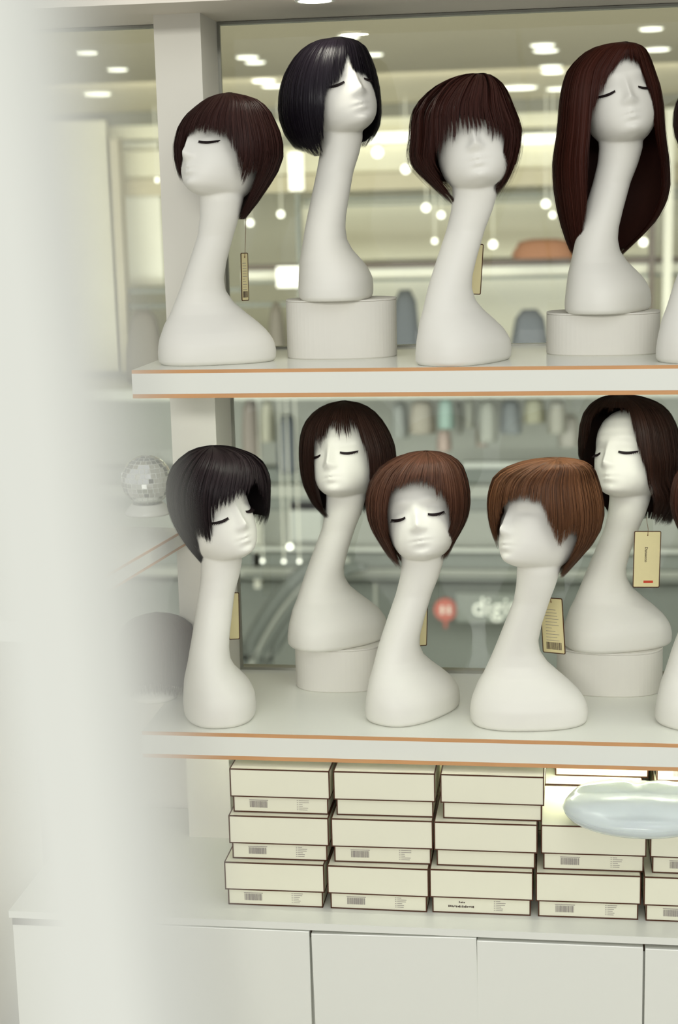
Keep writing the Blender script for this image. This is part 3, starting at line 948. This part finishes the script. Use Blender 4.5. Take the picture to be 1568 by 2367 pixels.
ROWS = ((-0.050, ((519, 1989), (757, 1998), (994, 2007), (1240, 2018), (1490, 2030))),
        (-0.036, ((529, 1885), (766, 1893), (1004, 1900), (1252, 1910), (1505, 1919))),
        (-0.022, ((531, 1773), (771, 1781), (1019, 1792))))
cname = ('leftmost', 'second', 'third', 'fourth', 'rightmost')
rname = ('bottom row', 'middle row', 'top row')
for ri, (Y, cols) in enumerate(ROWS):
    for ci, (px, py) in enumerate(cols):
        mark = 'code'
        if ri == 0 and ci == 2:
            mark = 'caption'
        if (ri, ci) in ((2, 1), (2, 2), (1, 2)):
            mark = 'plain'
        X = atY(px, py, Y)[0]
        lab = 'cream box with dark edges, %s of the %s' % (cname[ci] + (' box' if ci in (0, 4) else ' from the left'), rname[ri])
        if mark == 'caption':
            lab = 'cream box with a dark two-line caption, third of the bottom row'
        carton(X, Y, ZS + BASE + ri * BH, lab, mark, math.radians((0.3, -0.4, 0.2, 0.5, -0.2)[(ci + ri * 2) % 5]), ci + ri)
# second row deeper in the niche behind the two right columns
for ci, px in ((3, 1252), (4, 1505)):
    for ri in range(2):
        carton(atY(px + 8, 1900, 0.18)[0], 0.178, ZS + BASE + ri * BH, 'cream box standing behind the %s front column, %s' % (cname[ci], rname[ri]), 'plain')
carton(atY(1280, 1780, 0.232)[0], 0.222, ZS + BASE + 2 * BH, 'cream box at the back of the top layer, left of the barcode box behind it', 'plain')
carton(atY(1508, 1780, 0.20)[0] + 0.006, 0.206, ZS + BASE + 2 * BH, 'cream box at the back of the top layer showing its barcode at the right edge', 'code')

# ------------------------------------------------------------------ clear moulded plastic tray on the boxes
M_plas = mat('frosted_clear_plastic', (226, 234, 236), 0.16, 0.7, 0.02, 20)
pb = M_plas.node_tree.nodes['Principled BSDF']
pb.inputs['Transmission Weight'].default_value = 0.35
pb.inputs['IOR'].default_value = 1.35
zb = ZS + BASE + 2 * BH
c = atZ(1478, 1880, zb + 0.02)
tr = empty('plastic_pouch', (c[0], c[1], zb), label='glossy pale blue inflated plastic pouch lying on the right boxes', cat='pouch')
n, rows = 72, 26
rings = []
for k in range(rows + 1):
    a = -math.pi / 2 + math.pi * k / rows
    r = []
    for i in range(n):
        t = i * 2 * math.pi / n
        rad = max(0.02, math.cos(a)) ** 0.45
        x, y = 0.140 * rad * math.cos(t), 0.112 * rad * math.sin(t)
        z = 0.029 + 0.028 * math.sin(a)
        if a > 0:
            g = lambda cx, cy, sx, sy: math.exp(-((x - cx) / sx) ** 2 - ((y - cy) / sy) ** 2)
            sg_ = lambda v_: 1 / (1 + math.exp(-max(-30, min(30, v_))))
            lobe = lambda cx: sg_(11 * (1 - math.hypot((x - cx) / 0.056, (y - 0.046) / 0.030)))
            z += 0.007 * lobe(-0.064) + 0.007 * lobe(0.064) + 0.003 * g(0, -0.045, 0.13, 0.02) - 0.004 * g(0, -0.085, 0.14, 0.015)
        r.append((x, y, max(0.0005, z)))
    rings.append(r)
MB().loft(rings).build('film', M_plas, tr, smooth=True)
seam = [(0.1405 * math.cos(i * 2 * math.pi / n), 0.1125 * math.sin(i * 2 * math.pi / n), 0.029) for i in range(n + 1)]
MB().tube(seam, 0.0006, 5).build('seam', M_plas, tr)

# ------------------------------------------------------------------ angled side shelf with mirror ball at the left
zA = atY(430, 1222, 0.262)[2]
A = atZ(430, 1222, zA)
B = atZ(320, 1286, zA)
dr = (B - A) / np.linalg.norm(B - A)
A2 = A - dr * 0.005
B2 = A + dr * 0.75
nrm = np.array([dr[1], -dr[0], 0])
if nrm[0] > 0:
    nrm = -nrm
ss = empty('side_shelf', tuple(A), label='white angled side shelf with tan edges holding the mirror ball', cat='shelf')
pl = lambda o: [tuple((A2 + nrm * o - A)[:2]), tuple((B2 + nrm * o - A)[:2]), tuple((B2 + nrm * 0.45 - A)[:2]), tuple((A2 + nrm * 0.45 - A)[:2])]
st = 0.034
MB().prism(pl(0.002), -st, 0).build('board', M_white, ss)
pe = lambda a, b: [tuple((A2 + nrm * a - A)[:2]), tuple((B2 + nrm * a - A)[:2]), tuple((B2 + nrm * b - A)[:2]), tuple((A2 + nrm * b - A)[:2])]
MB().prism(pe(0, 0.002), -0.005, -0.0002).build('edge_band', M_tan, ss)
MB().prism(pe(0, 0.002), -st - 0.0003, -st + 0.005).build('edge_band', M_tan, ss)
MB().prism(pe(0.0003, 0.002), -st + 0.005, -0.005).build('front_panel', M_white, ss)
# white panel carrying the side shelf
MB().prism([(-1.55, -0.75), (-1.50, -0.75), (-1.05, 0.10), (-1.10, 0.10)], 0, 1.45).build('wall_left', M_wall)
S(bpy.data.objects['wall_left'], 'white partition at the far left carrying the side shelf')

bc = atZ(342, 1183, zA + 0.004)
R = 0.055
ball = empty('mirror_ball', (bc[0], bc[1], zA), label='glass mirror ball on the angled side shelf', cat='ornament')
M_mirror = mat('mirror_facets', (244, 247, 242), 0.08, 0.8, 0.04, 30, metal=0.85)
M_core = mat('mirror_ball_core', (232, 234, 226), 0.4, 0.4, 0.05, 30)
tiles = MB()
core = []
zc = 0.018 + R
for k in range(1, 15):
    p0, p1 = math.pi * k / 16, math.pi * (k + 0.86) / 16
    cnt = max(5, int(30 * math.sin((p0 + p1) / 2)))
    for i in range(cnt):
        a0, a1 = 2 * math.pi * (i + 0.07 + 0.3 * (k % 2)) / cnt, 2 * math.pi * (i + 0.93 + 0.3 * (k % 2)) / cnt
        jt = random.uniform(-0.0007, 0.0007)
        q = []
        for rr_ in (R - 0.0016, R):
            for a, pz in ((a0, p0), (a1, p0), (a1, p1), (a0, p1)):
                q.append(((rr_ + jt * (1 if a == a0 else -1)) * math.sin(pz) * math.cos(a), (rr_ + jt) * math.sin(pz) * math.sin(a), zc + rr_ * math.cos(pz)))
        tiles.add(q, [(4, 5, 6, 7), (0, 1, 5, 4), (1, 2, 6, 5), (2, 3, 7, 6), (3, 0, 4, 7)])
tl = tiles.build('mirror_tiles', M_mirror, ball)
tl['kind'] = 'stuff'
n = 32
MB().loft([[((R - 0.0012) * math.sin(p_) * math.cos(i * 2 * math.pi / n), (R - 0.0012) * math.sin(p_) * math.sin(i * 2 * math.pi / n), zc - (R - 0.0012) * math.cos(p_)) for i in range(n)]
           for p_ in [0.02 + (math.pi - 0.04) * k / 18 for k in range(19)]]).build('core', M_core, ball, smooth=True)
MB().loft([[(r * math.cos(i * 2 * math.pi / n), r * math.sin(i * 2 * math.pi / n), z) for i in range(n)] for r, z in ((0.050, 0), (0.052, 0.004), (0.045, 0.012), (0.036, 0.022), (0.032, 0.024), (0.030, 0.02), (0.02, 0.017))]).build('dish', M_white, ball, smooth=True)

# ------------------------------------------------------------------ white upright very close to the lens, out of focus
dist = 0.20
pa, pb_ = CAM + ray(-155, -900) * dist, CAM + ray(380, 2367 + 700) * dist
v = (pb_ - pa) / np.linalg.norm(pb_ - pa)
lo = pa + v * ((0.0 - pa[2]) / v[2])
hi = pa + v * ((2.6 - pa[2]) / v[2])
post = empty('trim_2', tuple(lo))
S(post, 'white upright right in front of the lens, wholly out of focus')
hw = 0.0097
dv = hi - lo
q = []
for base in (np.zeros(3), dv):
    for sx, sy in ((-1, -1), (1, -1), (1, 1), (-1, 1)):
        q.append(base + AR * hw * sx + np.array([0, 1.0, 0]) * 0.009 * sy)
MB().add(q, [(0, 3, 2, 1), (4, 5, 6, 7), (0, 1, 5, 4), (1, 2, 6, 5), (2, 3, 7, 6), (3, 0, 4, 7)]).build('upright', mat('upright_paint', (226, 227, 218), 0.75, 0.15, 0.02, 6), post)

# ------------------------------------------------------------------ the mall across the atrium
YF = 13.0
MM = lambda n, rgb, e=None: mat('mall_' + n, rgb, 0.6, 0.3, 0.06, 1.5, emit=e)
M_mc = MM('ceiling', (186, 178, 152))
M_mp = MM('pale', (214, 210, 186))
M_md = MM('beam', (128, 126, 112))
M_mg = MM('grey', (170, 171, 160))
M_ml = MM('light_rail', (196, 198, 188))
M_mdk = MM('dark_rail', (106, 96, 88))
M_mw = MM('white', (224, 222, 206))
M_mgr = MM('deep_grey', (132, 136, 128))
M_strip = mat('mall_strip', (250, 250, 240), emit=((255, 252, 235), 1.1))
M_spot = mat('mall_spot', (250, 250, 240), emit=((255, 253, 238), 2.2))


def mbox(name, x0, y0, x1, y1, Y, m, label, cat, depth=0.25, parent=None, group=None, struct=False):
    a, b = atY(x0, y0, Y), atY(x1, y1, Y)
    xm = (x0 + x1) / 2
    zt, zb_ = atY(xm, y0, Y)[2], atY(xm, y1, Y)[2]
    xa = atY(x0, (y0 + y1) / 2, Y)[0]
    xb = atY(x1, (y0 + y1) / 2, Y)[0]
    cx = (xa + xb) / 2
    if parent is not None:
        pl_ = parent.location
        return bx((xa - pl_.x, Y - pl_.y, zb_ - pl_.z), (xb - pl_.x, Y + depth - pl_.y, zt - pl_.z)).build(name, m, parent)
    o = bx((xa - cx, 0, 0), (xb - cx, depth, zt - zb_)).build(name, m, loc=(cx, Y, zb_))
    if struct:
        return S(o, label)
    return tag(o, label, cat, group)


ZCEIL = atY(1000, 236, YF)[2]
S(bx((-14, 0.6, ZCEIL), (9, YF + 0.5, ZCEIL + 0.3)).build('ceiling', M_mc), 'tan mall ceiling beyond the glass')
S(bx((-14, YF + 2.6, -6), (9, YF + 2.8, ZCEIL)).build('wall_back', M_mp), 'pale back wall of the shops across the atrium')
S(bx((-14, 5.0, -5.2), (9, YF + 2.6, -5.0)).build('floor', M_mg), 'grey lower mall floor below the atrium')
S(bx((-14, YF - 1.2, -0.12), (9, YF + 2.6, -0.02)).build('floor', M_mg), 'grey gallery floor slab across the atrium')
S(bx((-14.2, 0.6, -5.2), (-14, YF + 2.8, ZCEIL)).build('wall_left', M_mp), 'pale left wall of the mall')
S(bx((9, 0.6, -5.2), (9.2, YF + 2.8, ZCEIL)).build('wall_right', M_mp), 'pale right wall of the mall')

# upper gallery shop front: every band is a part
sf = empty('gallery_shop', (0, YF, 0), label='pale shop front with a dark beam and light strip across the upper atrium', cat='shop')
for nm, x0, x1, y0, y1, m, dp, dy in (
        ('beam', -600, 2400, 236, 270, M_md, 0.3, 0.0), ('fascia', -600, 2400, 271, 304, M_mp, 0.3, 0.1), ('fascia', -600, 2400, 333, 398, M_mp, 0.3, 0.1),
        ('beam', -600, 2400, 399, 438, M_mc, 0.3, 0.05), ('rail', 700, 2400, 439, 446, M_mgr, 0.1, 0.0), ('rail', 700, 2400, 453, 459, M_mgr, 0.1, 0.0),
        ('sill', 560, 2400, 596, 608, M_mdk, 0.2, -0.1), ('panel', 560, 2400, 609, 633, M_mw, 0.2, -0.05), ('rail', 560, 2400, 634, 640, M_mgr, 0.1, -0.1),
        ('post', 688, 696, 446, 800, M_mgr, 0.1, -0.15), ('post', 1501, 1513, 470, 800, M_mdk, 0.1, -0.15), ('post', 1536, 1556, 250, 800, M_mw, 0.3, -0.3),
        ('panel', -200, 255, 285, 860, M_mp, 0.2, -0.1), ('post', 264, 282, 320, 860, M_mc, 0.2, -0.2), ('rail', 282, 560, 668, 676, M_mgr, 0.1, -0.1), ('rail', 282, 690, 702, 711, M_mgr, 0.1, -0.1),
        ('door_panel', 286, 372, 330, 660, M_mw, 0.1, 0.2), ('panel', 700, 1500, 461, 595, M_mp, 0.1, 0.9), ('panel', 690, 1500, 641, 860, M_mw, 0.1, 0.9)):
    mbox(nm, x0, y0, x1, y1, YF + dy, m, None, None, dp, sf)
# light strips
for x0, x1, y0, y1, lab in ((760, 960, 305, 332, 'white light strip glowing behind the black bob and tousled wig'), (1180, 1420, 306, 331, 'white light strip glowing between the tousled and auburn wigs')):
    mbox('strip_light', x0, y0 + 2, x1, y1 - 2, YF - 0.02, M_strip, lab, 'light', 0.12)
for x0, x1, y0, y1 in ((668, 698, 352, 440), (640, 692, 617, 664), (1410, 1460, 620, 700)):
    mbox('lit_area_glow', x0, y0, x1, y1, YF - 0.3, M_strip, None, None, 0.1, sf)  # added glowing panels stand in for brightly lit areas of the shop

# ceiling downlights (on the mall ceiling) and spotlights hanging in the far shop
def downlight(px, py, label, r=0.075):
    c = atZ(px, py, ZCEIL)
    t = empty('ceiling_downlight', (c[0], c[1], ZCEIL), label=label, cat='light', group='round downlights in the mall ceiling')
    n = 20
    rg = lambda q, z: [(q * math.cos(i * 2 * math.pi / n), q * math.sin(i * 2 * math.pi / n), z) for i in range(n)]
    MB().loft([rg(r * 1.15, 0), rg(r * 1.15, -0.012), rg(r, -0.012), rg(r, 0)], cap=False).build('bezel', M_mw, t)
    MB().loft([rg(r, -0.01), rg(r * 0.9, -0.018)]).build('lens', M_spot, t)


for px, py, lab, r in ((198, 118, 'flat downlight at upper left beside the blurred upright', .07), (270, 157, 'flat downlight left of the cream pillar', .075), (222, 215, 'low downlight at far left near the blurred upright', .12),
                    (572, 128, 'front downlight of the pair above the leftmost top wig', .075), (590, 140, 'rear downlight of the pair above the leftmost top wig', .07), (610, 184, 'front downlight left of the black bob', .09), (630, 196, 'rear downlight left of the black bob', .085),
                    (806, 80, 'downlight directly above the black bob', .065), (1255, 100, 'upper downlight left of the auburn wig', .08), (1262, 113, 'second downlight left of the auburn wig', .085), (1274, 150, 'third downlight left of the auburn wig', .085), (1278, 163, 'fourth downlight left of the auburn wig', .085),
                    (1200, 200, 'wide downlight right above the tousled wig', .16), (1290, 203, 'lowest downlight touching the auburn wig outline', .10), (1520, 110, 'downlight right of the auburn wig crown', .085), (1506, 62, 'downlight at top right above the auburn wig', .07), (865, 122, 'faint downlight right of the black bob crown', .06)):
    downlight(px, py, lab, r)


def spot(px, py, Y, wpx, label, tilt=0.0):
    c = atY(px, py, Y)
    s = F / ((c - CAM) @ AF)
    r = wpx / s / 2
    t = empty('shop_spotlight', c, label=label, cat='light', group='spotlights in the far shops')
    n = 18
    rg = lambda q, y: [(q * math.cos(i * 2 * math.pi / n), y, q * math.sin(i * 2 * math.pi / n)) for i in range(n)]
    MB().loft([rg(r * 0.5, r * 1.6), rg(r * 1.05, r * 1.2), rg(r * 1.05, 0.01)]).build('housing', M_mw, t, smooth=True)
    MB().loft([rg(r, 0.009), rg(r * 0.97, -0.004)]).build('lens', M_spot, t)
    top = (ZCEIL if c[2] > 0 else -0.12) - c[2]
    MB().tube([(0, r, r * 0.8), (0, r, top)], 0.006, 6).build('stem', M_mw, t)


for px, py, wp, lab in ((873, 352, 32, 'spotlight shining right of the black bob neck'), (938, 391, 26, 'spotlight shining left of the tousled wig'), (985, 480, 24, 'spotlight shining left of the tousled wig neck, upper of two'), (1020, 497, 20, 'spotlight shining left of the tousled wig neck, lower of two'),
                        (649, 495, 20, 'spotlight between the leftmost and black wig necks'), (578, 515, 20, 'spotlight behind the nape of the leftmost top wig'), (1262, 471, 24, 'spotlight left of the auburn hair, upper of two'), (1278, 497, 18, 'spotlight left of the auburn hair, lower of two'),
                        (1140, 565, 24, 'spotlight right of the tousled wig neck'), (1005, 557, 16, 'dim spotlight left of the tousled mannequin shoulder'), (1488, 560, 24, 'spotlight under the right ends of the auburn hair'), (363, 416, 12, 'small spotlight at the left edge of the cream pillar'),
                        (670, 1264, 18, 'bright spotlight below the sparse-fringe bob'), (656, 1298, 10, 'left lamp of the low row beside the slanted neck'), (692, 1298, 10, 'right lamp of the low row beside the slanted neck'), (607, 1297, 10, 'small lamp at the chin of the short black wig')):
    spot(px, py, YF - 0.75, wp * 0.75, lab)

# things in the far upper shop
M_brown = MM('brown_goods', (146, 100, 68))
M_slate = MM('slate_goods', (92, 96, 100))
M_taupe = MM('taupe_goods', (118, 112, 102))


def goods(px0, py0, px1, py1, Y, m, label, cat, name, top=0.55):
    """a draped garment or soft pile: tapered rounded block"""
    a, b = atY(px0, (py0 + py1) / 2, Y)[0], atY(px1, (py0 + py1) / 2, Y)[0]
    xm = (px0 + px1) / 2
    z1, z0 = atY(xm, py0, Y)[2], atY(xm, py1, Y)[2]
    if py1 in (800, 810, 860):
        z0 = -0.02                                              # stands on the gallery floor
    w = (b - a) / 2
    n = 20
    rings = []
    for k in range(9):
        u = k / 8
        s_ = 1 - (1 - top) * u ** 2.2
        if k == 8:
            s_ *= 0.6
        rings.append([(w * s_ * math.copysign(abs(math.cos(i * 2 * math.pi / n)) ** 0.7, math.cos(i * 2 * math.pi / n)) * (1 + 0.03 * math.sin(5 * i + k)), 0.14 * s_ * math.sin(i * 2 * math.pi / n), (z1 - z0) * u) for i in range(n)])
    o = MB().loft(rings).build(name, m, loc=((a + b) / 2, Y, z0), smooth=True)
    return tag(o, label, cat, 'goods in the shops across the atrium')


goods(1185, 552, 1330, 597, YF - 0.4, M_brown, 'brown soft pile on the rail beside the auburn hair', 'goods', 'folded_goods', 0.7)
goods(900, 670, 975, 800, YF - 0.5, M_slate, 'slate garment between the black bob pedestal and tousled mannequin', 'garment', 'garment')
goods(1175, 715, 1275, 800, YF - 0.5, M_slate, 'slate garment between the tousled mannequin and auburn pedestal', 'garment', 'garment')
goods(618, 700, 662, 810, YF - 0.5, M_taupe, 'taupe garment left of the black bob pedestal', 'garment', 'garment')
goods(286, 715, 378, 860, YF - 0.5, M_taupe, 'taupe garment left of the pillar behind the mannequin base', 'garment', 'garment')

# lower storey shop front
YL = YF + 0.6
lf = empty('lower_shop', (0, YL, 0), label='grey lower shop front with metal rails seen below the upper shelf', cat='shop')
for nm, x0, x1, y0, y1, m, dp, dy in (
        ('panel', -600, 2400, 905, 1075, M_mg, 0.2, 0.6), ('rail', 1070, 2400, 1068, 1082, M_ml, 0.1, -0.2), ('panel', -600, 2400, 1083, 1122, M_mgr, 0.2, 0.3), ('panel', -600, 2400, 1123, 1150, M_mg, 0.2, 0.1),
        ('panel', -600, 2400, 1151, 1180, M_mgr, 0.2, 0.3), ('panel', -600, 2400, 1181, 1262, M_mg, 0.2, 0.5), ('panel', 672, 745, 1160, 1250, M_ml, 0.1, 0.3), ('rail', 560, 2400, 1271, 1279, M_ml, 0.1, -0.2), ('panel', -600, 2400, 1280, 1315, M_mgr, 0.2, 0.2),
        ('panel', -600, 2400, 1316, 1338, M_mg, 0.2, 0.1), ('rail', 560, 2400, 1339, 1346, M_mgr, 0.1, -0.1), ('panel', -600, 2400, 1347, 1620, M_mgr, 0.2, 0.6), ('post', 866, 872, 1350, 1560, M_mg, 0.1, -0.1), ('post', 585, 600, 1190, 1360, M_mw, 0.1, 0.2)):
    mbox(nm, x0, y0, x1, y1, YL + dy, m, None, None, dp, lf)

G = [((560, 925, 602, 1060), (150, 128, 118), 'dusty rose'), ((604, 925, 636, 1018), (214, 206, 176), 'cream'), ((640, 960, 690, 1090), (118, 122, 124), 'slate'), ((905, 930, 945, 1010), (160, 164, 160), 'silver'), ((946, 925, 1008, 1000), (176, 160, 140), 'tan'),
     ((1012, 920, 1050, 988), (136, 178, 166), 'teal'), ((1052, 930, 1070, 1000), (150, 150, 140), 'stone'), ((1074, 920, 1098, 985), (196, 194, 176), 'ivory'), ((1105, 925, 1150, 1020), (146, 146, 134), 'olive'), ((1156, 925, 1206, 1000), (140, 148, 156), 'steel blue'),
     ((1210, 920, 1262, 975), (176, 170, 132), 'mustard'), ((1266, 925, 1310, 1000), (156, 150, 136), 'khaki'), ((1100, 970, 1128, 1030), (166, 142, 130), 'blush'), ((1290, 960, 1340, 1030), (170, 160, 150), 'mushroom'), ((1010, 990, 1044, 1040), (168, 132, 122), 'coral')]
for (x0, y0, x1, y1), rgb0, nm in G:
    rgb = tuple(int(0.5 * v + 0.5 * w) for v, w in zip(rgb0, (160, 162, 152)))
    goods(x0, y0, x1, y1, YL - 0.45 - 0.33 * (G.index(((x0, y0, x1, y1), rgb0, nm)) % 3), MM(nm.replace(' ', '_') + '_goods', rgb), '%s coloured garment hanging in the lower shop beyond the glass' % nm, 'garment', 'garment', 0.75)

# shop sign with lettering and a round red emblem
c = atY(1150, 1407, YL - 0.4)
s = F / ((c - CAM) @ AF)
sg = empty('shop_sign', c, label='shop sign with white lettering behind the light brown wig mannequin', cat='sign')
M_sign = mat('sign_letters', (236, 236, 224), 0.5, emit=((235, 238, 225), 0.25))
bx((-95 / s, 0.02, -34 / s), (110 / s, 0.08, 34 / s)).build('board', M_mgr, sg)
l = link('lettering', text_mesh('digital', 62 / s, M_sign, 0.01), None, sg, loc=(14 / s, 0.0, 2 / s))
l.rotation_euler[0] = math.radians(90)
c = atY(1030, 1410, YL - 0.3)
rs = empty('round_sign', c, label='round red sign with two pale glyphs in the lower shop', cat='sign')
n = 32
MB().loft([[(27 / s * math.cos(i * 2 * math.pi / n), y, 27 / s * math.sin(i * 2 * math.pi / n)) for i in range(n)] for y in (0, 0.05)]).build('disc', MM('red', (190, 112, 100)), rs)
mb = MB()
for gx in (-12, 4):
    for q in range(3):
        mb.box((gx / s, -0.012, (-8 + q * 7) / s), ((gx + 9) / s, 0, (-5.5 + q * 7) / s))
    mb.box(((gx + 3.4) / s, -0.012, -10 / s), ((gx + 5.6) / s, 0, 10 / s))
mb.build('glyphs', M_sign, rs)
MB().tube([(0, 0.02, -27 / s), (0, 0.02, -44 / s)], 0.02, 6).build('stem', MM('red', (190, 112, 100)), rs)
# curved escalator balustrade
M_bal = MM('balustrade', (98, 102, 96))
cv = empty('curved_balustrade', (0, YL - 1.0, 0), label='grey curved escalator balustrade left of the slanted white neck', cat='balustrade')
for off, r, nm, m in ((0, 0.085, 'handrail', M_bal), (20, 0.03, 'trim_strip', M_mg), (44, 0.03, 'trim_strip', M_bal), (66, 0.045, 'skirt', M_bal)):
    pts = []
    for i in range(22):
        u = i / 21
        px = 552 + off * 0.9 + (790 - 552) * u
        py = 1560 - (1560 - 1288 - off * 0.35) * max(0.0, math.sin(u * math.pi / 2)) ** 0.8
        q = atY(px, py, YL - 1.0)
        pts.append((q[0], 0, q[2]))
    MB().tube(pts, r, 8).build(nm, m, cv, smooth=True)
